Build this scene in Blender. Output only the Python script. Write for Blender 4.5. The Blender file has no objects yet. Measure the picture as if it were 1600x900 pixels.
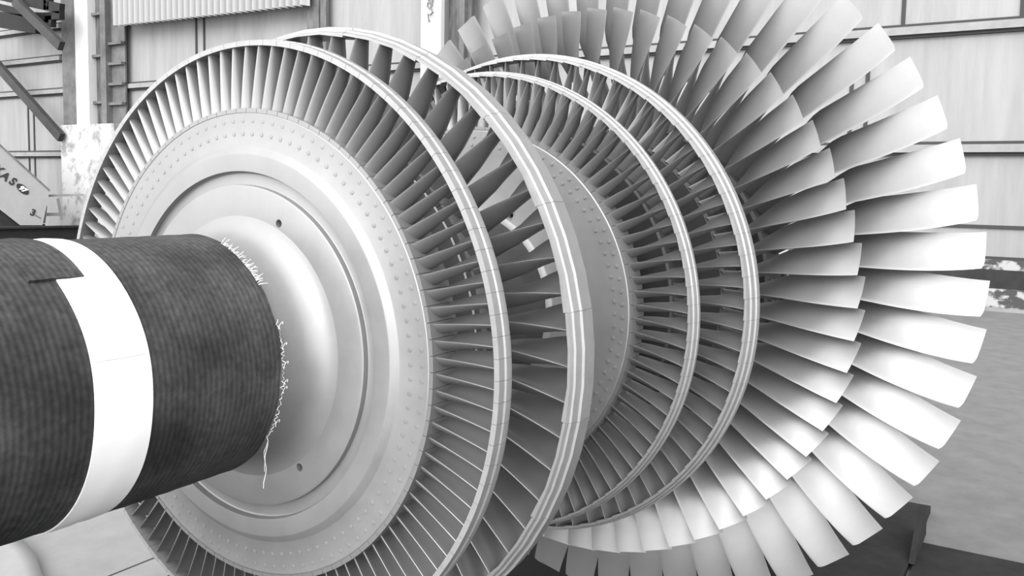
import bpy, bmesh, math, random
from mathutils import Vector, Matrix

random.seed(7)
scene = bpy.context.scene
col = scene.collection
PI = math.pi

# ----------------------------------------------------------------------------- scale and camera
# The rotor is laid out in units of its first shroud radius; S turns them into metres, H is the shaft height.
S = 0.6
H = 2.3
CP = Vector((-2.0018871, -2.2634274, 0.5431486))          # camera, in rotor units
F_PX, PX, PY = 1367.187, 800.0, 408.65
YAW, PIT, ROL = math.radians(31.5606), math.radians(-4.88135), math.radians(1.06734)
FW = Vector((math.cos(PIT) * math.cos(YAW), math.cos(PIT) * math.sin(YAW), math.sin(PIT)))
R0 = Vector((math.sin(YAW), -math.cos(YAW), 0.0))
U0 = R0.cross(FW)
RT = R0 * math.cos(ROL) + U0 * math.sin(ROL)
UP = -R0 * math.sin(ROL) + U0 * math.cos(ROL)


def W(p):
    return Vector((p[0], p[1], p[2] + H)) * S


cam_data = bpy.data.cameras.new('camera')
cam = bpy.data.objects.new('camera', cam_data)
col.objects.link(cam)
cam_data.sensor_width = 36.0
cam_data.lens = F_PX * 36.0 / 1600.0
cam_data.shift_x = 0.0
cam_data.shift_y = -(450.0 - PY) / 1600.0
cam_data.clip_end = 300
cam.matrix_world = Matrix.Translation(W(CP)) @ Matrix((RT, UP, -FW)).transposed().to_4x4()
scene.camera = cam

# ----------------------------------------------------------------------------- light
world = bpy.data.worlds.new('hall_daylight')
scene.world = world
world.use_nodes = True
nt = world.node_tree
nt.nodes.clear()
wo = nt.nodes.new('ShaderNodeOutputWorld')
bg = nt.nodes.new('ShaderNodeBackground')
tc = nt.nodes.new('ShaderNodeTexCoord')
dt = nt.nodes.new('ShaderNodeVectorMath')
dt.operation = 'DOT_PRODUCT'
LDIR = Vector((-0.88, 0.06, 0.42)).normalized()
dt.inputs[1].default_value = LDIR
mr = nt.nodes.new('ShaderNodeMapRange')
mr.interpolation_type = 'SMOOTHSTEP'
mr.inputs['From Min'].default_value = -0.12
mr.inputs['From Max'].default_value = 1.0
mr.inputs['To Min'].default_value = 0.04
mr.inputs['To Max'].default_value = 3.2
nt.links.new(tc.outputs['Generated'], dt.inputs[0])
nt.links.new(dt.outputs['Value'], mr.inputs['Value'])
# a second, dimmer lobe: fill light added from the near right of the hall
d2 = nt.nodes.new('ShaderNodeVectorMath')
d2.operation = 'DOT_PRODUCT'
d2.inputs[1].default_value = Vector((-0.45, -0.80, 0.40)).normalized()
m2 = nt.nodes.new('ShaderNodeMapRange')
m2.interpolation_type = 'SMOOTHSTEP'
m2.inputs['From Min'].default_value = 0.0
m2.inputs['From Max'].default_value = 1.0
m2.inputs['To Min'].default_value = 0.0
m2.inputs['To Max'].default_value = 1.7
sm = nt.nodes.new('ShaderNodeMath')
sm.operation = 'ADD'
nt.links.new(tc.outputs['Generated'], d2.inputs[0])
nt.links.new(d2.outputs['Value'], m2.inputs['Value'])
nt.links.new(mr.outputs['Result'], sm.inputs[0])
nt.links.new(m2.outputs['Result'], sm.inputs[1])
nt.links.new(sm.outputs[0], bg.inputs['Strength'])
bg.inputs['Color'].default_value = (1, 1, 1, 1)
nt.links.new(bg.outputs['Background'], wo.inputs['Surface'])

sun_d = bpy.data.lights.new('sun', 'SUN')
sun_d.energy = 1.9
sun_d.angle = math.radians(35)
sun = bpy.data.objects.new('sun', sun_d)
col.objects.link(sun)
sun.rotation_euler = Vector((-0.85, -0.10, 0.50)).to_track_quat('Z', 'Y').to_euler()
sun.location = (-4, 2, 8)

vs = scene.view_settings
vs.view_transform = 'Standard'
vs.look = 'None'
vs.gamma = 1.0
vs.use_curve_mapping = False
vs.exposure = 0.82


# ----------------------------------------------------------------------------- materials
K = 0.45          # all surfaces are deep-toned; the exposure above brings them up, so crevices between them stay dark

def mat(name, g, rough=0.5, metal=0.0, noise=0.0, nscale=8.0, bump=0.0, bscale=60.0, detail=6.0, stretch=None, rough_noise=0.0):
    g, noise = g * K, noise * K
    m = bpy.data.materials.new(name)
    m.use_nodes = True
    t = m.node_tree
    b = t.nodes['Principled BSDF']
    b.inputs['Base Color'].default_value = (g, g, g, 1)
    b.inputs['Roughness'].default_value = rough
    b.inputs['Metallic'].default_value = metal
    b.inputs['Specular IOR Level'].default_value = 0.25
    co = t.nodes.new('ShaderNodeTexCoord')
    mp = t.nodes.new('ShaderNodeMapping')
    t.links.new(co.outputs['Object'], mp.inputs['Vector'])
    if stretch:
        mp.inputs['Scale'].default_value = stretch
    if noise or rough_noise:
        n = t.nodes.new('ShaderNodeTexNoise')
        n.inputs['Scale'].default_value = nscale
        n.inputs['Detail'].default_value = detail
        n.inputs['Roughness'].default_value = 0.65
        t.links.new(mp.outputs['Vector'], n.inputs['Vector'])
        if noise:
            r = t.nodes.new('ShaderNodeMapRange')
            r.inputs['From Min'].default_value = 0.3
            r.inputs['From Max'].default_value = 0.7
            r.inputs['To Min'].default_value = max(0.0, g - noise)
            r.inputs['To Max'].default_value = min(1.0, g + noise)
            t.links.new(n.outputs['Fac'], r.inputs['Value'])
            t.links.new(r.outputs['Result'], b.inputs['Base Color'])
        if rough_noise:
            r = t.nodes.new('ShaderNodeMapRange')
            r.inputs['From Min'].default_value = 0.3
            r.inputs['From Max'].default_value = 0.7
            r.inputs['To Min'].default_value = max(0.05, rough - rough_noise)
            r.inputs['To Max'].default_value = min(1.0, rough + rough_noise)
            t.links.new(n.outputs['Fac'], r.inputs['Value'])
            t.links.new(r.outputs['Result'], b.inputs['Roughness'])
    if bump:
        n2 = t.nodes.new('ShaderNodeTexNoise')
        n2.inputs['Scale'].default_value = bscale
        n2.inputs['Detail'].default_value = 4
        t.links.new(mp.outputs['Vector'], n2.inputs['Vector'])
        bp = t.nodes.new('ShaderNodeBump')
        bp.inputs['Strength'].default_value = bump
        bp.inputs['Distance'].default_value = 0.004
        t.links.new(n2.outputs['Fac'], bp.inputs['Height'])
        t.links.new(bp.outputs['Normal'], b.inputs['Normal'])
    return m


def wall_mat(name, g, streak, spots):
    """Painted sheet with vertical run marks and scattered rust spots."""
    m = mat(name, g, 0.75)
    g, streak = g * K, streak * K
    t = m.node_tree
    b = t.nodes['Principled BSDF']
    co = t.nodes.new('ShaderNodeTexCoord')
    mp = t.nodes.new('ShaderNodeMapping')
    mp.inputs['Scale'].default_value = (1, 1.5, 0.16)
    t.links.new(co.outputs['Object'], mp.inputs['Vector'])
    n = t.nodes.new('ShaderNodeTexNoise')
    n.inputs['Scale'].default_value = 1.6
    n.inputs['Detail'].default_value = 8
    n.inputs['Roughness'].default_value = 0.7
    t.links.new(mp.outputs['Vector'], n.inputs['Vector'])
    r = t.nodes.new('ShaderNodeMapRange')
    r.inputs['From Min'].default_value = 0.30
    r.inputs['From Max'].default_value = 0.62
    r.inputs['To Min'].default_value = g - streak
    r.inputs['To Max'].default_value = g
    t.links.new(n.outputs['Fac'], r.inputs['Value'])
    n2 = t.nodes.new('ShaderNodeTexNoise')
    n2.inputs['Scale'].default_value = 1.1
    n2.inputs['Detail'].default_value = 9
    n2.inputs['Roughness'].default_value = 0.75
    t.links.new(co.outputs['Object'], n2.inputs['Vector'])
    r2 = t.nodes.new('ShaderNodeMapRange')
    r2.inputs['From Min'].default_value = 0.66
    r2.inputs['From Max'].default_value = 0.74
    r2.inputs['To Min'].default_value = 1.0
    r2.inputs['To Max'].default_value = 1.0 - spots
    t.links.new(n2.outputs['Fac'], r2.inputs['Value'])
    mu = t.nodes.new('ShaderNodeMath')
    mu.operation = 'MULTIPLY'
    t.links.new(r.outputs['Result'], mu.inputs[0])
    t.links.new(r2.outputs['Result'], mu.inputs[1])
    t.links.new(mu.outputs[0], b.inputs['Base Color'])
    return m


def patch_mat(name, lo, hi, scale, at=0.5, width=0.04, rough=0.8, stretch=None, bump=0.3):
    """Two tones split by a hard noise edge: flaking paint, worn plaster."""
    m = mat(name, lo, rough)
    lo, hi = lo * K, hi * K
    t = m.node_tree
    b = t.nodes['Principled BSDF']
    co = t.nodes.new('ShaderNodeTexCoord')
    mp = t.nodes.new('ShaderNodeMapping')
    if stretch:
        mp.inputs['Scale'].default_value = stretch
    t.links.new(co.outputs['Object'], mp.inputs['Vector'])
    n = t.nodes.new('ShaderNodeTexNoise')
    n.inputs['Scale'].default_value = scale
    n.inputs['Detail'].default_value = 9
    n.inputs['Roughness'].default_value = 0.65
    t.links.new(mp.outputs['Vector'], n.inputs['Vector'])
    r = t.nodes.new('ShaderNodeMapRange')
    r.inputs['From Min'].default_value = at - width
    r.inputs['From Max'].default_value = at + width
    r.inputs['To Min'].default_value = lo
    r.inputs['To Max'].default_value = hi
    t.links.new(n.outputs['Fac'], r.inputs['Value'])
    t.links.new(r.outputs['Result'], b.inputs['Base Color'])
    bp = t.nodes.new('ShaderNodeBump')
    bp.inputs['Strength'].default_value = bump
    bp.inputs['Distance'].default_value = 0.01
    t.links.new(n.outputs['Fac'], bp.inputs['Height'])
    t.links.new(bp.outputs['Normal'], b.inputs['Normal'])
    return m


def wrap_mat(name):
    """Dark impregnated tape wound in close turns: fine ridges round the shaft, worn flecks and dull patches."""
    m = mat(name, 0.06, 0.8)
    t = m.node_tree
    b = t.nodes['Principled BSDF']
    b.inputs['Specular IOR Level'].default_value = 0.2
    co = t.nodes.new('ShaderNodeTexCoord')
    wv = t.nodes.new('ShaderNodeTexWave')
    wv.wave_type = 'BANDS'
    wv.bands_direction = 'X'
    wv.inputs['Scale'].default_value = 30.0
    wv.inputs['Distortion'].default_value = 2.2
    wv.inputs['Detail'].default_value = 3.0
    wv.inputs['Detail Scale'].default_value = 0.6
    t.links.new(co.outputs['Object'], wv.inputs['Vector'])
    big = t.nodes.new('ShaderNodeTexNoise')
    big.inputs['Scale'].default_value = 5.0
    big.inputs['Detail'].default_value = 6
    t.links.new(co.outputs['Object'], big.inputs['Vector'])
    fine = t.nodes.new('ShaderNodeTexNoise')
    fine.inputs['Scale'].default_value = 90.0
    fine.inputs['Detail'].default_value = 5
    t.links.new(co.outputs['Object'], fine.inputs['Vector'])
    # base tone
    r = t.nodes.new('ShaderNodeMapRange')
    r.inputs['From Min'].default_value = 0.35
    r.inputs['From Max'].default_value = 0.65
    r.inputs['To Min'].default_value = 0.020 * K
    r.inputs['To Max'].default_value = 0.075 * K
    t.links.new(big.outputs['Fac'], r.inputs['Value'])
    r2 = t.nodes.new('ShaderNodeMapRange')
    r2.inputs['To Min'].default_value = 0.94
    r2.inputs['To Max'].default_value = 1.06
    t.links.new(wv.outputs['Fac'], r2.inputs['Value'])
    mu = t.nodes.new('ShaderNodeMath')
    mu.operation = 'MULTIPLY'
    t.links.new(r.outputs['Result'], mu.inputs[0])
    t.links.new(r2.outputs['Result'], mu.inputs[1])
    r3 = t.nodes.new('ShaderNodeMapRange')
    r3.inputs['From Min'].default_value = 0.3
    r3.inputs['From Max'].default_value = 0.7
    r3.inputs['To Min'].default_value = 0.65
    r3.inputs['To Max'].default_value = 1.35
    t.links.new(fine.outputs['Fac'], r3.inputs['Value'])
    mu2 = t.nodes.new('ShaderNodeMath')
    mu2.operation = 'MULTIPLY'
    t.links.new(mu.outputs[0], mu2.inputs[0])
    t.links.new(r3.outputs['Result'], mu2.inputs[1])
    t.links.new(mu2.outputs[0], b.inputs['Base Color'])
    ad = t.nodes.new('ShaderNodeMath')
    ad.operation = 'MULTIPLY_ADD'
    ad.inputs[1].default_value = 0.25
    t.links.new(fine.outputs['Fac'], ad.inputs[0])
    t.links.new(wv.outputs['Fac'], ad.inputs[2])
    bp = t.nodes.new('ShaderNodeBump')
    bp.inputs['Strength'].default_value = 0.2
    bp.inputs['Distance'].default_value = 0.004
    t.links.new(ad.outputs[0], bp.inputs['Height'])
    t.links.new(bp.outputs['Normal'], b.inputs['Normal'])
    return m


M_WHEELSHADE = mat('shade_darkened_steel', 0.07, 0.55, 0.4, noise=0.02, nscale=8)  # steel coloured darker to stand for the shade between the wheels
M_DISC = mat('turned_steel', 0.34, 0.40, 0.40, noise=0.02, nscale=14, rough_noise=0.05)
M_BLADE = mat('blade_steel', 0.315, 0.37, 0.50, noise=0.015, nscale=10)
M_RING = mat('shroud_steel', 0.40, 0.45, 0.40, noise=0.03, nscale=30)
M_WRAP = wrap_mat('wound_tape')
M_TAPE = mat('white_tape', 1.05, 0.7, noise=0.03, nscale=12, bump=0.15, bscale=30)
M_TAPE2 = mat('doubled_tape', 0.72, 0.7, noise=0.03, nscale=25)
M_FRAY = mat('cloth_fibre', 0.8, 0.9)
M_FLOOR = mat('concrete', 0.175, 0.85, noise=0.03, nscale=5.0, bump=0.3, bscale=14, detail=12)
M_SLAB = mat('pale_concrete', 0.30, 0.85, noise=0.035, nscale=4, bump=0.3, bscale=20, detail=12)
M_WALL = wall_mat('painted_sheeting', 0.345, 0.09, 0.4)
M_GIRT = mat('girt_paint', 0.28, 0.7, noise=0.05, nscale=3)
M_GAP = mat('joint_gap', 0.05, 0.9)
M_TRUSS = mat('black_steel', 0.008, 0.8, noise=0.004, nscale=3)  # very dark, faintly mottled steel tone
M_UNDERSHADE = mat('undershade_steel', 0.004, 0.95, noise=0.003, nscale=6, bump=0.4, bscale=20)  # plate steel blackened further to stand for shade under the rotor
M_RUST = mat('dark_steel', 0.013, 0.75, noise=0.008, nscale=9, bump=0.5, bscale=25)
M_GREYP = mat('grey_column_paint', 0.13, 0.7, noise=0.06, nscale=2.0)
M_BRACE = mat('brace_paint', 0.035, 0.7, noise=0.012, nscale=2.0)
M_WHITEP = mat('white_paint', 0.68, 0.7, noise=0.02, nscale=3)
M_DARKP = patch_mat('stained_column_paint', 0.05, 0.20, 2.2, 0.5, 0.15, stretch=(1, 2, 0.4))
M_PLAST = patch_mat('flaking_plaster', 0.30, 0.60, 2.4, 0.46, 0.06)
M_CORR = mat('white_corrugated', 0.42, 0.6)
M_KERB = patch_mat('flaking_kerb', 0.06, 0.42, 3.6, 0.51, 0.04, stretch=(1, 1, 1.6))
M_PLINTH = mat('dark_plinth', 0.022, 0.8, noise=0.012, nscale=3)
M_CANOPY = mat('canopy_paint', 0.32, 0.5, noise=0.02, nscale=3)
M_INK = mat('black_lettering', 0.01, 0.6)
M_SHEET = mat('pale_sheet', 0.33, 0.8, noise=0.03, nscale=6, bump=0.2, bscale=10)


# ----------------------------------------------------------------------------- mesh helpers
def mk(name, verts, faces, m, parent=None, smooth=None, loc=None):
    """Link one mesh; verts are in rotor units. smooth = crease angle in degrees."""
    me = bpy.data.meshes.new(name)
    me.from_pydata([(v[0] * S, v[1] * S, v[2] * S) for v in verts], [], faces)
    me.validate()
    me.update()
    if m:
        me.materials.append(m)
    if smooth is not None:
        me.polygons.foreach_set('use_smooth', [True] * len(me.polygons))
        me.set_sharp_from_angle(angle=math.radians(smooth))
    o = bpy.data.objects.new(name, me)
    col.objects.link(o)
    if parent:
        o.parent = parent
    if loc is not None:
        o.location = loc
    return o


def tag(o, label, cat, group=None):
    o['label'] = label
    o['category'] = cat
    if group:
        o['group'] = group
    return o


def struct(o):
    o['kind'] = 'structure'
    return o


def empty(name, loc, rz=0.0, parent=None):
    o = bpy.data.objects.new(name, None)
    o.empty_display_size = 0.1
    col.objects.link(o)
    o.location = loc
    o.rotation_euler = (0, 0, rz)
    if parent:
        o.parent = parent
    return o


def box(x0, x1, y0, y1, z0, z1):
    v = [(x, y, z) for x in (x0, x1) for y in (y0, y1) for z in (z0, z1)]
    f = [(0, 1, 3, 2), (4, 6, 7, 5), (0, 4, 5, 1), (2, 3, 7, 6), (0, 2, 6, 4), (1, 5, 7, 3)]
    return v, f


def merge(parts):
    V, Fc = [], []
    for v, f in parts:
        o = len(V)
        V += list(v)
        Fc += [tuple(i + o for i in q) for q in f]
    return V, Fc


def bar(a, b, w, h):
    """Square bar from a to b (w across, h deep)."""
    a, b = Vector(a), Vector(b)
    d = (b - a).normalized()
    s = d.cross(Vector((1, 0, 0)))
    s = s.normalized() if s.length > 1e-4 else Vector((0, 1, 0))
    t = d.cross(s).normalized()
    v = []
    for p in (a, b):
        for i, j in ((-1, -1), (1, -1), (1, 1), (-1, 1)):
            v.append(p + s * (w / 2 * i) + t * (h / 2 * j))
    f = [(0, 1, 2, 3), (7, 6, 5, 4)] + [(i, i + 4, (i + 1) % 4 + 4, (i + 1) % 4) for i in range(4)]
    return [tuple(q) for q in v], f


def tube(pts, r, n=6):
    pts = [Vector(p) for p in pts]
    V, Fc = [], []
    for i, p in enumerate(pts):
        d = (pts[min(i + 1, len(pts) - 1)] - pts[max(i - 1, 0)]).normalized()
        s = d.cross(Vector((0.31, 0.2, 0.93)))
        s.normalize()
        t = d.cross(s)
        for k in range(n):
            a = 2 * PI * k / n
            V.append(tuple(p + (s * math.cos(a) + t * math.sin(a)) * r))
    for i in range(len(pts) - 1):
        for k in range(n):
            Fc.append((i * n + k, i * n + (k + 1) % n, (i + 1) * n + (k + 1) % n, (i + 1) * n + k))
    Fc.append(tuple(range(n))[::-1])
    Fc.append(tuple(range((len(pts) - 1) * n, len(pts) * n)))
    return V, Fc


def revolve(prof, n, fn=None, angs=None):
    """Closed (x, r) profile swept round the X axis."""
    angs = angs or [2 * PI * i / n for i in range(n)]
    n, m = len(angs), len(prof)
    V, Fc = [], []
    for i, a in enumerate(angs):
        for j, (x, r) in enumerate(prof):
            if fn:
                x, r = fn(i, a, j, x, r)
            V.append((x, r * math.cos(a), r * math.sin(a)))
    for i in range(n):
        k = (i + 1) % n
        for j in range(m):
            l = (j + 1) % m
            Fc.append((i * m + j, i * m + l, k * m + l, k * m + j))
    return V, Fc


def extrude_poly(pts, a0, a1, axis):
    """Polygon in the two other axes pulled along axis 0/1/2."""
    n = len(pts)

    def put(p, a):
        return (a, p[0], p[1]) if axis == 0 else ((p[0], a, p[1]) if axis == 1 else (p[0], p[1], a))
    V = [put(p, a0) for p in pts] + [put(p, a1) for p in pts]
    Fc = [tuple(range(n)), tuple(range(2 * n - 1, n - 1, -1))]
    Fc += [(i, i + n, (i + 1) % n + n, (i + 1) % n) for i in range(n)]
    return V, Fc


def lerp(tab, s):
    for (a, x), (b, y) in zip(tab, tab[1:]):
        if s <= b:
            u = (s - a) / (b - a)
            return x + (y - x) * u
    return tab[-1][1]


# ----------------------------------------------------------------------------- sight lines to planes of the hall
def ray(px, py):
    return RT * ((px - PX) / F_PX) - UP * ((py - PY) / F_PX) + FW


def onx(px, py, X):
    d = ray(px, py)
    return CP + d * ((X - CP.x) / d.x)


def onfloor(px, py):
    d = ray(px, py)
    return CP + d * ((-H - CP.z) / d.z)


# ----------------------------------------------------------------------------- the hall
XW = 23.25
v, f = box(-8, XW, -14, 82, -H - 0.3, -H)
struct(mk('floor', [(a, b, c + H) for a, b, c in v], f, M_FLOOR))
v, f = box(-3.0, 9.5, 2.95, 14.0, 0, 0.012)
struct(mk('floor_slab', v, f, M_SLAB))
v, f = box(XW, XW + 0.3, -14, 82, 0, 20)
struct(mk('wall_back', v, f, M_WALL))


def wbox(x0, x1, y0, y1, z0, z1, name, m):
    v, f = box(x0, x1, y0, y1, z0 + H, z1 + H)
    return mk(name, v, f, m)


trim_no = 0


def trim(parts, m):
    global trim_no
    trim_no += 1
    v, f = merge([box(a, b, c, d, e + H, g + H) for a, b, c, d, e, g in parts])
    return struct(mk('trim_%d' % trim_no, v, f, m))


for z0, z1, ya, yb in ((4.62, 4.92, -14, 82), (1.58, 1.88, -14, 82), (6.20, 6.50, 39, 82), (7.72, 8.02, 39, 82)):
    trim([(XW - 0.22, XW + 0.01, ya, yb, z0 + 0.05, z1 - 0.05)], M_GIRT)
    trim([(XW - 0.12, XW + 0.01, ya, yb, z1 - 0.05, z1 + 0.03), (XW - 0.12, XW + 0.01, ya, yb, z0 - 0.03, z0 + 0.05)], M_GAP)
# lapped sheet joints: thin dark lines up the wall
trim([(XW - 0.04, XW + 0.01, y, y + 0.10, z0, z1) for y, z0, z1 in ((29.2, 4.95, 9.5), (28.7, 4.95, 9.5), (42.1, -0.5, 4.5), (41.6, -0.5, 4.5), (2.1, 1.9, 4.6), (2.5, 1.9, 4.6), (-1.4, 4.95, 9.5), (1.3, 4.95, 9.5))], M_GAP)
# foot of the wall
trim([(XW - 0.06, XW + 0.01, -14, 30, -0.28, -0.20)], M_GAP)
trim([(XW - 0.10, XW + 0.01, -14, 30, -1.06, -0.99)], M_GAP)
trim([(XW - 0.30, XW + 0.01, -14, 30, -1.30, -1.06)], M_KERB)
trim([(XW - 0.45, XW + 0.01, -14, 30, -1.76, -1.30)], M_PLINTH)
trim([(XW - 0.60, XW + 0.01, -14, 30, -2.22, -1.76)], M_KERB)
trim([(XW - 0.75, XW + 0.01, -14, 82, -H, -2.22)], M_GIRT)
trim([(-3.0, 2.5, 3.315, 3.335, -H, -H + 0.0135)], M_GAP)


# ----------------------------------------------------------------------------- the rotor
rotor = tag(empty('turbine_rotor', W((0, 0, 0))), 'large steel steam turbine rotor with six bladed wheels on one horizontal shaft', 'turbine rotor')

# shaft: journal, drum between the wheels, tail
prof = [(-2.3, 0.0001), (-2.3, 0.355), (-0.30, 0.355), (-0.20, 0.350), (-0.12, 0.351), (-0.09, 0.357), (-0.068, 0.367), (-0.050, 0.382),
        (-0.038, 0.400), (-0.0312, 0.417), (-0.0280, 0.428), (-0.0262, 0.435), (0.05, 0.435), (0.06, 0.36), (3.3, 0.36), (5.0, 0.36), (5.0, 0.0001)]
v, f = revolve(prof, 128)
shaft = mk('shaft', v, f, M_DISC, rotor, 30)
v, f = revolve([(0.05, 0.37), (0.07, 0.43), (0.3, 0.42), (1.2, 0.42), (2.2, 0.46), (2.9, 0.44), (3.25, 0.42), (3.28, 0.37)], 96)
drum = mk('drum', v, f, M_WHEELSHADE, rotor, 30)
drum['label'] = 'drum of the shaft between the wheels, coloured dark to stand for shade'

# wrapping of the journal
def wrap_prof():
    P = [(-2.25, 0.358)]
    n = 74
    for i in range(n + 1):
        x = -2.25 + (2.25 - 0.207) * i / n
        P.append((x, 0.3745 + 0.0035 * (i / n) + 0.0007 * math.sin(i * 2.4)))
    P.append((-0.204, 0.372))
    P.append((-0.204, 0.358))
    return P


def wrap_fn(i, a, j, x, r):
    sag = 0.004 * max(0.0, -math.sin(a)) * (0.5 + 0.5 * math.sin(9 * x))
    if x > -0.22:
        x += 0.004 * math.sin(5 * a) + 0.003 * math.sin(13 * a + 1)
    return x, r + (sag if r > 0.365 else 0)


v, f = revolve(wrap_prof(), 128, wrap_fn)
wrap = mk('shaft_wrapping', v, f, M_WRAP, rotor, 40)
wrap['label'] = 'dark ribbed tape wound round the shaft end'


def band(x0, x1, a0, a1, r, t, edge=0.0):
    """Strip of tape lying round the shaft between two angles (degrees)."""
    n = max(8, int(abs(a1 - a0) / 2.5))
    full = abs(a1 - a0) >= 359
    V, Fc = [], []
    m = 6
    for i in range(n if full else n + 1):
        a = math.radians(a0 + (a1 - a0) * i / n)
        w = edge * math.sin(3 * a) + edge * 0.5 * math.sin(7 * a + 1)
        for k in range(m):
            x = x0 + w + (x1 - x0) * k / (m - 1)
            rr = r + t + (0.0012 * math.sin(k * 2.1 + 4 * a) if 0 < k < m - 1 else -0.001)
            V.append((x, rr * math.cos(a), rr * math.sin(a)))
        for x in (x1 + w, x0 + w):
            V.append((x, (r - 0.008) * math.cos(a), (r - 0.008) * math.sin(a)))
    M = m + 2
    cnt = n
    tot = n if full else n + 1
    for i in range(cnt):
        k = (i + 1) % tot
        for j in range(M):
            l = (j + 1) % M
            Fc.append((i * M + j, i * M + l, k * M + l, k * M + j))
    if not full:
        Fc.append(tuple(range(M))[::-1])
        Fc.append(tuple(range((tot - 1) * M, tot * M)))
    return V, Fc


def sub(name, vf, m, parent, smooth=30, label=None):
    o = mk(name, vf[0], vf[1], m, parent, smooth)
    if label:
        o['label'] = label
    return o


sub('tape_band', band(-0.792, -0.637, 0, 360, 0.3765, 0.006, 0.002), M_TAPE, wrap, 30, 'white tape band round the dark wrapping')
sub('tape_flap', band(-0.787, -0.640, 150, 163, 0.3785, 0.006, 0.0), M_TAPE2, wrap, 30, 'slightly greyer doubled stretch of the white tape')
sub('wrapping_lap', band(-0.86, -0.722, 20, 128, 0.3790, 0.0075, 0.003), M_WRAP, wrap, 30)

# frayed end of the cloth under the wrapping, and a loose thread hanging from it
rnd = random.Random(3)
fr = []
for i in range(70):
    a = math.radians(rnd.uniform(110, 141))
    L = rnd.uniform(0.008, 0.03)
    p0 = Vector((-0.212, 0.378 * math.cos(a), 0.378 * math.sin(a)))
    d = Vector((1, rnd.uniform(-.5, .5) + 0.3 * math.cos(a), rnd.uniform(-.5, .5) + 0.3 * math.sin(a))).normalized()
    fr.append(tube([p0, p0 + d * L * .5 + Vector((0, 0, .002)), p0 + d * L], 0.0009, 4))
sub('frayed_edge', merge(fr), M_FRAY, wrap, 60, 'white frayed cloth fibres at the end of the wrapping')
th = []
pts = []
for i in range(60):
    a = math.radians(158 + i * 0.95)
    r = 0.380 + 0.003 * math.sin(i * 1.9) + (0.01 * rnd.random() if i % 5 == 0 else 0)
    pts.append((-0.204 + 0.004 * math.sin(i * 2.3) + 0.005 * rnd.random(), r * math.cos(a), r * math.sin(a)))
th.append(tube(pts, 0.0012, 5))
for a0 in (161, 170, 178, 186, 189, 205):
    a = math.radians(a0)
    c = Vector((-0.198, 0.388 * math.cos(a), 0.392 * math.sin(a)))
    rr = 0.010
    th.append(tube([c + Vector((rr * .6 * math.sin(q), rr * .7 * math.cos(q) * -1, rr * math.sin(q + .4))) for q in [k * .7 for k in range(8)]], 0.001, 5))
end = Vector(pts[-1])
hang = [end + Vector((0.012 * math.sin(k * 1.1) * .5, 0.0012 * k * (1 + .4 * math.sin(k)), -0.016 * k)) for k in range(11)]
th.append(tube(hang, 0.0013, 5))
th.append(tube([h + Vector((0.004 * math.sin(i * 1.7), 0.004, 0)) for i, h in enumerate(hang[:8])], 0.001, 5))
sub('loose_thread', merge(th), M_FRAY, wrap, 60, 'pale loose thread hanging along the wrapping end')


# wheels ------------------------------------------------------------------------
def pins(rows, N, x, ph, rad=0.0072, h=0.0014, slope=0.0):
    out = []
    for r, off in rows:
        for i in range(N):
            a = math.radians(ph + (i + off) * 360.0 / N)
            c = Vector((x + slope * r, r * math.cos(a), r * math.sin(a)))
            tng = Vector((0, -math.sin(a), math.cos(a)))
            rad_v = Vector((0, math.cos(a), math.sin(a)))
            n = 10
            V, Fc = [], []
            for xx, rr in ((0.002, rad), (-h, rad), (-h - 0.0001, rad * 0.94)):
                for k in range(n):
                    q = 2 * PI * k / n
                    V.append(tuple(c + Vector((xx, 0, 0)) + tng * rr * math.cos(q) + rad_v * rr * math.sin(q)))
            for l in range(2):
                for k in range(n):
                    Fc.append((l * n + k, l * n + (k + 1) % n, (l + 1) * n + (k + 1) % n, (l + 1) * n + k))
            Fc.append(tuple(range(2 * n, 3 * n)))
            out.append((V, Fc))
    return out


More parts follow.
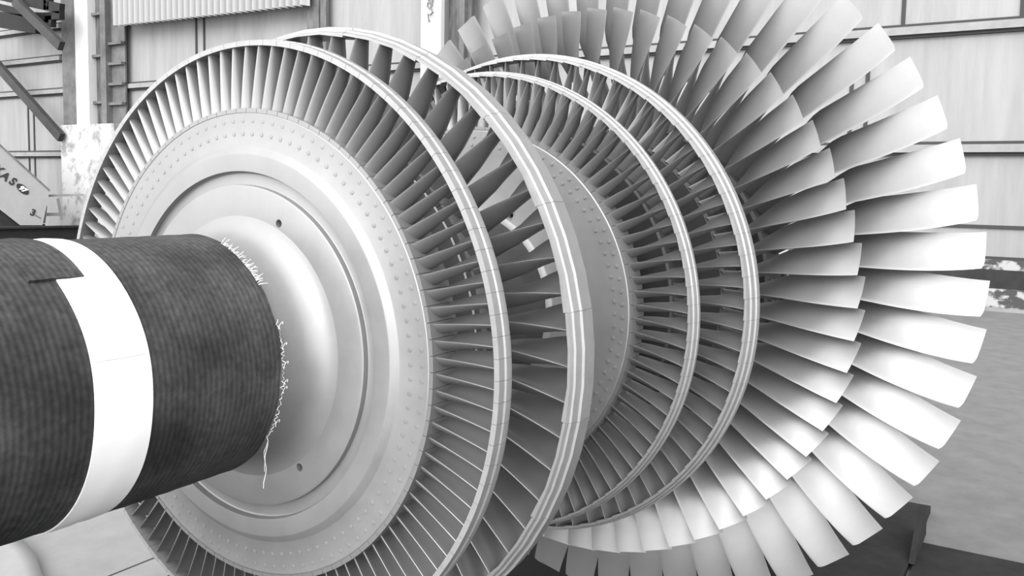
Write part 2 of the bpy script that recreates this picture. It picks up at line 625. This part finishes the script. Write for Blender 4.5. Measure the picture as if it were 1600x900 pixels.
def blade_mesh(spec):
    """One blade pointing along +Y: stacked cambered sections placed by their leading edge, on a root platform."""
    rr, rl, rt_ = spec['r_root'], spec['r_le'], spec['r_te']
    ns, nc = spec.get('ns', 14), 11
    V, Fc = [], []
    ss = [0.5 - 0.5 * math.cos(PI * k / nc) for k in range(nc + 1)]
    for i in range(ns + 1):
        q = i / ns
        r0 = rr - 0.004 + (rl - rr + 0.004) * q
        u = rl - r0
        X = spec['x_le'] + sum(c * u ** (k + 1) for k, c in enumerate(spec['xc']))
        d = sum(math.radians(c) * u ** (k + 1) for k, c in enumerate(spec['dc']))
        ch, ga = lerp(spec['chord'], q), math.radians(lerp(spec['gamma'], q))
        th, cb = lerp(spec['thick'], q), lerp(spec['camber'], q)
        e = (math.cos(ga), -math.sin(ga))
        nn = (math.sin(ga), math.cos(ga))
        ring = []

        def pt(s, side):
            tau = th * (1.05 * math.sqrt(max(s, 0)) * (1 - s) ** 0.9 * 1.25 + 0.10 * (1 - abs(2 * s - 1)) + 0.05) if 0 < s < 1 else 0.035 * th
            off = ch * cb * 4 * s * (1 - s) + side * tau / 2
            x = X + e[0] * ch * s + nn[0] * off
            t = e[1] * ch * s + nn[1] * off
            r = r0 + (rt_ - rl) * s * q ** 3
            if spec.get('nick') and q > 0.93 and s < 0.12:
                r -= spec['nick'] * (0.12 - s) / 0.12 * (q - 0.93) / 0.07
            a = d + t / r
            return (x, r * math.cos(a), r * math.sin(a))
        for s in ss:
            ring.append(pt(s, 1))
        for s in ss[::-1]:
            ring.append(pt(s, -1))
        V += ring
    m = 2 * (nc + 1)
    for i in range(ns):
        for j in range(m):
            l = (j + 1) % m
            Fc.append((i * m + j, (i + 1) * m + j, (i + 1) * m + l, i * m + l))
    for j in range(nc):
        a, b, c, dd = j, j + 1, m - 2 - j, m - 1 - j
        o = ns * m
        Fc.append((o + a, o + dd, o + c, o + b))
    parts = [(V, Fc)]
    # root platform
    if spec.get('plat'):
        x0, x1, ra, rb = spec['plat']
        hp = PI / spec['N'] * 0.965
        sk = spec.get('plat_skew', 0.0)
        PV, PF = [], []
        for xx, dk in ((x0, 0), (x1, sk)):
            for a in (-hp, 0, hp):
                for r in (ra, rb):
                    PV.append((xx, r * math.cos(a + dk + spec.get('plat_off', 0)), r * math.sin(a + dk + spec.get('plat_off', 0))))
        PF = [(0, 1, 3, 2), (2, 3, 5, 4), (6, 8, 9, 7), (8, 10, 11, 9), (1, 7, 9, 3), (3, 9, 11, 5), (0, 6, 7, 1), (4, 5, 11, 10), (0, 2, 8, 6), (2, 4, 10, 8)]
        parts.append((PV, PF))
    return merge(parts)


def drilled(disc, hr, ha, hx, hrad):
    """Cut blind balance holes into a disc."""
    d = mk('disc_blank', disc[0], disc[1], None)
    cut = []
    for a in ha:
        a = math.radians(a)
        n = 28
        cv = [(hx + xx, hr * math.cos(a) + hrad * math.cos(2 * PI * k / n), hr * math.sin(a) + hrad * math.sin(2 * PI * k / n)) for xx in (-0.05, 0.055) for k in range(n)]
        cf = [tuple(range(n)), tuple(range(2 * n - 1, n - 1, -1))] + [(k, k + n, (k + 1) % n + n, (k + 1) % n) for k in range(n)]
        cut.append((cv, cf))
    cv, cf = merge(cut)
    c = mk('drill', cv, cf, None)
    for o in (d, c):
        bm = bmesh.new()
        bm.from_mesh(o.data)
        bmesh.ops.recalc_face_normals(bm, faces=bm.faces)
        bm.to_mesh(o.data)
        bm.free()
    md = d.modifiers.new('cut', 'BOOLEAN')
    md.object = c
    md.operation = 'DIFFERENCE'
    md.solver = 'EXACT'
    bpy.context.view_layer.update()
    me = bpy.data.meshes.new_from_object(d.evaluated_get(bpy.context.evaluated_depsgraph_get()))
    out = ([tuple(v.co / S) for v in me.vertices], [tuple(p.vertices) for p in me.polygons])
    for o in (d, c):
        bpy.data.objects.remove(o)
    return out


def wheel(prof, spec, ph, ring=None, pin_rows=None, pin_x=0.0, holes=None, label=None, seams=None, saw=0.0, m=None, pin_h=0.0014):
    disc = revolve(prof, 180)
    if holes:
        disc = drilled(disc, *holes)
    parts = [disc]
    if pin_rows:
        parts += pins(pin_rows, spec['N'], pin_x, ph, h=pin_h)
    v, f = merge(parts)
    w = mk('bladed_wheel', v, f, m or M_DISC, rotor, 28)
    if label:
        w['label'] = label
    N = spec['N']
    step = 360.0 / N
    v, f = blade_mesh(spec)
    b0 = mk('blade', v, f, M_BLADE, w, 45)
    b0.rotation_euler = (math.radians(ph), 0, 0)
    for i in range(1, N):
        b = b0.copy()
        b.parent = w
        b.rotation_euler = (math.radians(ph + i * step), 0, 0)
        col.objects.link(b)
    if ring:
        angs, kind = [], []
        ns = seams or N
        for i in range(ns):
            a = math.radians(ph + (i + 0.5) * 360.0 / ns)
            g = 0.0011
            sp = 2 * PI / ns
            seq = [(0, 1), (g, 1)] + [(g * 1.02 + (sp - g * 1.02) * k / 3, 0) for k in range(0, 3)] + [(sp - 1e-5, 0)]
            for da, kd in seq:
                angs.append(a + da)
                kind.append((kd, da / sp))
        rin = min(p[1] for p in ring)

        def fn(i, a, j, x, r):
            kd, fr_ = kind[i]
            if kd:
                cx = sum(p[0] for p in ring) / len(ring)
                cr = sum(p[1] for p in ring) / len(ring)
                x += 0.0025 if x < cx else -0.0025
                r += 0.002 if r < cr else -0.0025
            elif saw and r < rin + 1e-6:
                r += saw * (0.5 - ((fr_ * N / ns) % 1.0))
            return x, r
        v, f = revolve(ring, 0, fn, angs)
        mk('shroud_ring', v, f, M_RING, w, 25)
    return w


# wheel 1: front face turned in steps, with the balance plate in a groove
p1 = [(-0.026, 0.36), (-0.027, 0.44), (-0.0265, 0.526), (-0.0235, 0.5325), (-0.005, 0.534), (-0.003, 0.538), (-0.003, 0.570), (-0.006, 0.5745), (-0.0255, 0.578),
      (-0.0275, 0.633), (-0.0265, 0.638), (-0.0120, 0.657), (-0.0105, 0.660), (-0.0115, 0.764), (-0.0085, 0.7695), (0.0, 0.772), (0.125, 0.772), (0.14, 0.74), (0.12, 0.66), (0.11, 0.5), (0.11, 0.36)]
B1 = dict(N=102, r_root=0.772, r_le=0.988, r_te=0.988, x_le=0.010, xc=(-0.029,), dc=(-6.4,), chord=((0, .100), (1, .082)), gamma=((0, 2), (.5, 13), (1, 27)),
          thick=((0, .030), (1, .022)), camber=((0, .27), (1, .22)), plat=(-0.0112, 0.12, 0.768, 0.782))
ring1 = [(0.0, 0.983), (0.0, 1.0), (0.026, 1.001), (0.030, 1.0055), (0.046, 1.0065), (0.048, 1.0025), (0.0626, 1.002), (0.0626, 0.985)]
wheel(p1, B1, 181.25, ring1, ((0.700, 0.15), (0.742, 0.15)), -0.0108, (0.4505, (113.5, 233.5, 353.5), -0.0265, 0.0130), 'foremost wheel with a stepped disc face, two rows of pins and short closely set blades')

# wheel 2
p2 = [(0.30, 0.36), (0.29, 0.62), (0.275, 0.64), (0.275, 0.735), (0.29, 0.75), (0.42, 0.75), (0.43, 0.64), (0.41, 0.62), (0.40, 0.36)]
B2 = dict(N=60, r_root=0.75, r_le=1.064, r_te=1.064, x_le=0.292, xc=(-0.016,), dc=(-9.77,), chord=((0, .158), (1, .126)), gamma=((0, -4), (.5, 12), (1, 40)),
          thick=((0, .050), (.6, .042), (1, .030)), camber=((0, .29), (1, .27)), plat=(0.277, 0.42, 0.745, 0.762))
ring2 = [(0.2855, 1.058), (0.2855, 1.070), (0.300, 1.0745), (0.302, 1.0815), (0.331, 1.086), (0.333, 1.0945), (0.410, 1.0885), (0.410, 1.062)]
wheel(p2, B2, 179.7, ring2, None, 0, None, 'second wheel from the front with wide blades inside a broad grooved rim', 20, 0.006)

# wheel 3
p3 = [(1.25, 0.36), (1.26, 0.415), (1.285, 0.425), (1.302, 0.436), (1.308, 0.446), (1.324, 0.66), (1.324, 0.69), (1.324, 0.792), (1.330, 0.803), (1.44, 0.803), (1.45, 0.7), (1.44, 0.36)]
B3 = dict(N=89, r_root=0.803, r_le=1.046, r_te=1.046, x_le=1.357, xc=(-0.033,), dc=(-9.26,), chord=((0, .098), (1, .084)), gamma=((0, -4), (.5, 10), (1, 36)),
          thick=((0, .030), (1, .015)), camber=((0, .27), (1, .18)), plat=(1.3245, 1.44, 0.798, 0.812))
ring3 = [(1.353, 1.040), (1.353, 1.050), (1.374, 1.053), (1.377, 1.060), (1.402, 1.0635), (1.405, 1.068), (1.429, 1.066), (1.429, 1.044)]
wheel(p3, B3, 181.6, ring3, ((0.730, 0.2), (0.766, 0.45)), 1.3234, (0.470, (117.3, 237.3, 357.3), 1.309, 0.015), 'third wheel with a bare grey disc face and two rows of pins behind the broad rim', None, 0.004, pin_h=0.003)

# wheel 4
p4 = [(1.66, 0.36), (1.69, 0.45), (1.69, 0.83), (1.70, 0.84), (1.84, 0.84), (1.85, 0.7), (1.82, 0.36)]
B4 = dict(N=78, r_root=0.84, r_le=1.168, r_te=1.172, x_le=1.715, xc=(0.008,), dc=(-6.71,), chord=((0, .125), (1, .108)), gamma=((0, -4), (.5, 12), (1, 40)),
          thick=((0, .035), (1, .016)), camber=((0, .27), (1, .16)))
ring4 = [(1.711, 1.161), (1.711, 1.173), (1.740, 1.178), (1.743, 1.186), (1.778, 1.190), (1.781, 1.198), (1.824, 1.1975), (1.824, 1.166)]
wheel(p4, B4, 187.6, ring4, None, 0, None, 'fourth wheel with the larger of the two rear shroud rings', None, 0.004, M_WHEELSHADE)  # disc colour carries painted shade, as on the two wheels behind

# wheel 5
p5 = [(2.24, 0.36), (2.28, 0.5), (2.28, 0.87), (2.30, 0.885), (2.50, 0.885), (2.51, 0.7), (2.48, 0.36)]
B5 = dict(N=60, r_root=0.885, r_le=1.509, r_te=1.536, x_le=2.3555, xc=(0.053, -0.273), dc=(0.10, -8.82), chord=((0, .235), (.5, .195), (1, .158)), gamma=((0, -6), (.25, 12), (.5, 37), (.75, 58), (1, 71)),
          thick=((0, .045), (.5, .018), (1, .006)), camber=((0, .24), (.5, .14), (1, .05)), ns=18)
wheel(p5, B5, 186.0, label='fifth wheel with long twisted free-tipped blades', m=M_WHEELSHADE)

# wheel 6
p6 = [(2.82, 0.36), (2.86, 0.5), (2.86, 0.93), (2.88, 0.945), (3.14, 0.945), (3.15, 0.7), (3.10, 0.36)]
B6 = dict(N=52, r_root=0.945, r_le=2.002, r_te=2.026, x_le=2.911, xc=(-0.12, 0.12), dc=(1.95, -6.25), chord=((0, .32), (.4, .24), (1, .184)), gamma=((0, -8), (.25, 18), (.525, 58), (.8, 71), (1, 77)),
          thick=((0, .06), (.5, .022), (1, .006)), camber=((0, .18), (.5, .10), (1, .04)), ns=22, nick=0.010)
wheel(p6, B6, 188.6, label='rearmost and largest wheel with the longest twisted free-tipped blades', m=M_WHEELSHADE)

# ----------------------------------------------------------------------------- stand under the rear of the shaft
stand = tag(empty('rotor_stand', W((5.0, 0, -H))), 'dark rusty steel stand of flat plates on the floor under the rear of the rotor, extended unseen to darken its underside', 'stand')


def stand_part(name, boxes, m=M_RUST, label=None):
    v, f = merge([box(a - 5.0, b - 5.0, c, d, e + H, g + H) for a, b, c, d, e, g in boxes])
    return mk(name, v, f, m, stand)


stand_part('end_plate', [(4.3, 6.5, -1.50, 2.9, -H, -H + 0.06)])
stand_part('bed_shade_plate', [(2.3, 4.3, -1.50, 2.9, -H, -H + 0.06), (-2.5, 2.3, -1.2, 2.9, -H, -H + 0.06)], M_UNDERSHADE)  # added plate, extended forward out of view to keep the rotor's underside dark
stand_part('extended_side_plate', [(-4.0, 5.58, -7.0, -1.53, -H, -H + 0.05)])  # real at the rear corner; extended out of view to stop floor bounce
up = extrude_poly([(0.05, 0.06), (0.75, 0.06), (0.70, 0.26), (0.62, 0.34), (0.52, 0.34), (0.40, 0.28)], -1.545, -1.50, 1)
mk('upright_plate', up[0], up[1], M_RUST, stand)
sad = []
for x in (4.45, 4.75):
    arc = [(0.37 * math.cos(a), 2.3 + 0.37 * math.sin(a)) for a in [PI + PI * k / 16 for k in range(17)]]
    pts = [(-0.55, 2.3)] + arc + [(0.55, 2.3), (0.75, 0.06), (-0.75, 0.06)]
    sad.append(extrude_poly(pts, x - 5.0, x - 5.0 + 0.08, 0))
v, f = merge(sad)
mk('saddle', v, f, M_RUST, stand)

# ----------------------------------------------------------------------------- columns and braces along the wall
def column(name, label, parts, X, base=-H):
    """parts: (name, px0, px1, z0, z1, depth offset, thickness, material); the extents come from the wall line at depth X."""
    ymid = onx(sum(p[1] for p in parts) / len(parts), 100, X).y
    t = tag(empty(name, W((X, ymid, base))), label, 'column')
    t['kind'] = 'thing'
    for n, x0, x1, z0, z1, dx, th, m in parts:
        ya, yb = onx(x0, 90, X).y - ymid, onx(x1, 90, X).y - ymid
        v, f = box(dx, dx + th, min(ya, yb), max(ya, yb), z0 - base, z1 - base)
        mk(n, v, f, m, t)
    return t, ymid


TOP = 11.5
X1 = 22.6
zp = onx(145, 195, X1).z
c1, ym = column('lattice_column', 'tall built-up steel column with a white painted strip, on a flaking pedestal', [
    ('flange', 97, 121, zp, TOP, 0.0, 0.38, M_GREYP), ('painted_strip', 121, 141, zp, TOP, -0.1, 0.5, M_WHITEP), ('web', 141, 158, zp, TOP, 0.3, 0.08, M_DARKP),
    ('outer_flange', 157, 165, zp, TOP, 0.0, 0.38, M_GREYP), ('rear_web', 165, 186, zp, TOP, 0.3, 0.08, M_GREYP), ('pedestal', 103, 187, -H, zp, -0.35, 0.72, M_PLAST)], X1)
for py, x0, x1, dx in ((21, 141, 158, 0.08), (87, 141, 158, 0.08), (160, 141, 158, 0.08), (67, 165, 186, 0.1), (99, 165, 186, 0.1), (131, 165, 186, 0.1), (162, 165, 186, 0.1)):
    z = onx((x0 + x1) / 2, py, X1).z
    ya, yb = onx(x0, 90, X1).y - ym, onx(x1, 90, X1).y - ym
    v, f = box(dx, dx + 0.24, yb, ya, z + H - 0.05, z + H + 0.07)
    mk('batten', v, f, M_GREYP, c1)

column('wall_post', 'narrow grey steel post behind the second wheel, right of the corrugated sheet', [('flange', 480, 498, -H, TOP, 0, 0.12, M_GREYP), ('web', 498, 507, -H, TOP, 0.08, 0.15, M_DARKP)], 22.76)
column('painted_column', 'broad column with a bright white front flange and a dark stained web', [
    ('front_flange', 660, 691, -H, TOP, -0.1, 0.2, M_WHITEP), ('web', 691, 714, -H, TOP, 0.35, 0.15, M_DARKP), ('rear_flange', 714, 722, -H, TOP, 0.1, 0.5, M_GREYP), ('back_plate', 722, 728, -H, TOP, 0.3, 0.3, M_DARKP)], 22.3)

# hook on a short chain against the white flange
XH = 22.1
hk = tag(empty('chain_hook', W(onx(672, 8, XH))), 'small steel hook on a chain hanging against the white column flange', 'hook')
hp = onx(672, 8, XH)


def torus(c, r, t, sy, sz, n=14):
    return tube([Vector(c) + Vector((0, r * sy * math.cos(q), r * sz * math.sin(q))) for q in [2 * PI * k / n for k in range(n + 1)]], t, 6)


M_CHAIN = mat('galvanised_chain', 0.25, 0.5, 0.6)
mk('chain', *merge([torus((0, 0.02 * (-1) ** k, 0.35 - 0.17 * k), 0.12, 0.03, 0.75, 1.0) for k in range(3)]), M_CHAIN, hk, 60)
mk('hook', *tube([(0, 0.06 - 0.02, -0.10), (0, -0.05, -0.16), (0, -0.12, -0.24), (0, -0.02, -0.32), (0, 0.08, -0.30), (0, 0.08, -0.42), (0, 0.04, -0.55)], 0.035, 6), M_CHAIN, hk, 60)


# corrugated sheet
XC = 22.35
a, b = onx(178, 41, XC), onx(479, 8, XC)
n = 64
V, Fc = [], []
for i in range(n * 4 + 1):
    u = i / (n * 4)
    y = a.y + (b.y - a.y) * u
    x = 0.16 * math.cos(2 * PI * n * u / 2)
    zb = a.z + (b.z - a.z) * u
    V += [(x, y - a.y, zb - a.z), (x, y - a.y, 11.0 - a.z), (x + 0.02, y - a.y, zb - a.z), (x + 0.02, y - a.y, 11.0 - a.z)]
for i in range(n * 4):
    p, q = i * 4, i * 4 + 4
    Fc += [(p, p + 1, q + 1, q), (p + 2, q + 2, q + 3, p + 3), (p, q, q + 2, p + 2)]
tag(mk('corrugated_sheet', V, Fc, M_CORR, None, 50, W(a)), 'white corrugated sheet fixed high on the back wall', 'sheet')


def braces(name, label, cat, segs, X, m):
    p0 = onx(segs[0][0], segs[0][1], X)
    t = tag(empty(name, W(p0)), label, cat)
    for x0, y0, x1, y1, w in segs:
        A, Bq = onx(x0, y0, X) - p0, onx(x1, y1, X) - p0
        v, f = bar(A, Bq, w, 0.25)
        mk('member', v, f, m, t)
    return t


braces('roof_truss', 'dark steel truss members crossing at the upper left beside the tall column', 'truss',
       [(-30, -14, 97, 14, 0.45), (-30, 4, 80, 31, 0.32), (76, -20, 76, 16, 0.4), (-30, 26, 60, 40, 0.75), (52, 28, 97, 24, 0.35), (60, 30, 84, 32, 0.6)], 21.3, M_TRUSS)
braces('diagonal_brace', 'long dark diagonal brace crossing the wall below the truss, left of the tall column', 'brace', [(-30, 72, 96, 215, 0.42)], 22.0, M_BRACE)
braces('diagonal_brace', 'shorter diagonal brace running down from the truss to the tall column', 'brace', [(24, 2, 96, 72, 0.42)], 21.0, M_BRACE)

# ----------------------------------------------------------------------------- dark beam on the floor at the left
pa, pb = onfloor(-60, 387), onfloor(132, 380.2)
d = (pb - pa)
ln = d.length
ang = math.atan2(d.y, d.x)
bm = tag(empty('steel_beam', W(pa), ang), 'long dark steel beam lying on the floor at the left, beyond the wrapped shaft', 'beam')
hb = 0.80
for nme, bx in (('top_flange', (0, ln, -0.25, 0.25, hb - 0.08, hb)), ('web', (0, ln, -0.06, 0.06, 0.1, hb - 0.08)), ('bottom_flange', (0, ln, -0.25, 0.25, 0, 0.10))):
    v, f = box(*bx)
    mk(nme, v, f, M_RUST, bm)

# ----------------------------------------------------------------------------- compressor at the left edge
PC = onx(40, 300, 19.5)
dep = (PC - CP).dot(FW)
fx = dep / F_PX
sight = math.atan2(PC.y - CP.y, PC.x - CP.x)
cs = math.cos(sight - YAW)


def L(px, py):
    """Pixel offsets on a face turned to the hall's open side."""
    return ((px - 40) * fx * cs, (300 - py) * fx)


gx = onfloor(40, 378)
fc = sight - PI / 2
comp = tag(empty('compressor', W(PC), fc), 'pale grey mobile compressor with a sloping lettered canopy at the left edge', 'compressor')


def cpart(name, pts, y0, y1, m, label=None):
    v, f = extrude_poly([L(*p) for p in pts], y0, y1, 1)
    o = mk(name, v, f, m, comp)
    if label:
        o['label'] = label
    return o


cpart('canopy', [(-70, 168), (0, 226), (78, 297), (75, 312), (65, 352), (30, 352), (0, 328), (-70, 272)], 0, 2.2, M_CANOPY)
cpart('rim', [(-70, 166), (0, 224), (79, 296), (78, 299), (0, 228), (-70, 170)], -0.04, 2.24, M_GREYP)
zf = (-H - PC.z)
cpart('chassis', [(-70, 275), (0, 330), (29, 353), (70, 353), (72, 364), (-70, 364)], 0.3, 2.0, M_RUST)
v, f = merge([box(-1.6, -1.4, 0.4, 1.9, zf, -1.05), box(0.35, 0.5, 0.4, 1.9, zf, -1.05)])
mk('leg', v, f, M_RUST, comp)
tow = merge([bar((L(68, 336)[0], 0.8, L(68, 336)[1]), (L(100, 336)[0], 0.8, L(100, 336)[1]), 0.2, 0.14), bar((L(72, 322)[0], 0.8, L(72, 322)[1]), (L(68, 350)[0], 0.8, L(68, 350)[1]), 0.12, 0.12),
             bar((L(92, 310)[0], 0.8, L(92, 310)[1]), (L(98, 345)[0], 0.8, L(98, 345)[1]), 0.16, 0.12), bar((L(75, 306)[0], 0.8, L(75, 306)[1]), (L(135, 304)[0], 0.8, L(135, 304)[1]), 0.10, 0.10)])
mk('towing_frame', tow[0], tow[1], M_GIRT, comp)


def text(body, px, py, size, tilt, m, y=-0.02, name='lettering', shear=0.0):
    cu = bpy.data.curves.new(name, 'FONT')
    cu.body = body
    cu.size = size * fx * S * 1.38
    cu.extrude = 0.004
    cu.offset = 0.010
    cu.align_x = 'CENTER'
    cu.align_y = 'CENTER'
    cu.shear = shear
    cu.materials.append(m)
    tmp = bpy.data.objects.new('figure_curve', cu)
    col.objects.link(tmp)
    bpy.context.view_layer.update()
    me = bpy.data.meshes.new_from_object(tmp.evaluated_get(bpy.context.evaluated_depsgraph_get()))
    bpy.data.objects.remove(tmp)
    o = bpy.data.objects.new(name, me)
    col.objects.link(o)
    o.parent = comp
    x, z = L(px, py)
    o.location = (x * S, y * S, z * S)
    o.rotation_euler = (PI / 2, -math.radians(tilt) * -1, 0)
    return o


text('X', -1, 266, 12, 42, M_INK)
text('A', 9, 276.5, 12, 42, M_INK)
text('S', 20.5, 284.5, 12, 42, M_INK)
ov = []
for k in range(28):
    q = 2 * PI * k / 28
    ex, ez = 11.5 * math.cos(q), 6.0 * math.sin(q)
    t = math.radians(-40)
    ov.append((35.5 + ex * math.cos(t) - ez * math.sin(t), 295.5 - (ex * math.sin(t) + ez * math.cos(t))))
cpart('emblem', ov, -0.025, 0.01, M_INK, 'black oval emblem with white figures')
text('97', 35.5, 295.5, 7.2, 40, M_WHITEP, -0.05, 'figures', 0.2)
text('3', 50.5, 332.5, 10, 25, M_INK)
v, f = bar((L(54, 336)[0], -0.02, L(54, 336)[1]), (L(63, 341)[0], -0.02, L(63, 341)[1]), 0.03, 0.02)
mk('pen_stroke', v, f, M_INK, comp)

# ----------------------------------------------------------------------------- pale sheet on the floor, bottom left
c0 = (1.55, 4.3, -H)
V, Fc = [], []
nx, ny = 20, 20
for i in range(nx + 1):
    for j in range(ny + 1):
        y = 2.98 + 3.4 * j / ny
        xe = 1.40 + 0.27 * (y - 3.71) + 0.04 * math.sin(5 * y)
        u = 1 - i / nx
        x = xe - 2.2 * u
        z = 0.035 + 0.02 * math.sin(3 * x + 2 * y) + 0.015 * math.sin(5 * y - 2 * x) + 0.05 * math.exp(-(u * 9) ** 2)
        V.append((x - c0[0], y - c0[1], z))
for i in range(nx):
    for j in range(ny):
        q = i * (ny + 1) + j
        Fc.append((q, q + ny + 1, q + ny + 2, q + 1))
o = mk('floor_sheet', V, Fc, M_SHEET, None, 60, W(c0))
tag(o, 'pale crumpled sheet lying on the floor beneath the wrapped shaft, bottom left corner', 'sheet')
md = o.modifiers.new('thick', 'SOLIDIFY')
md.thickness = 0.008
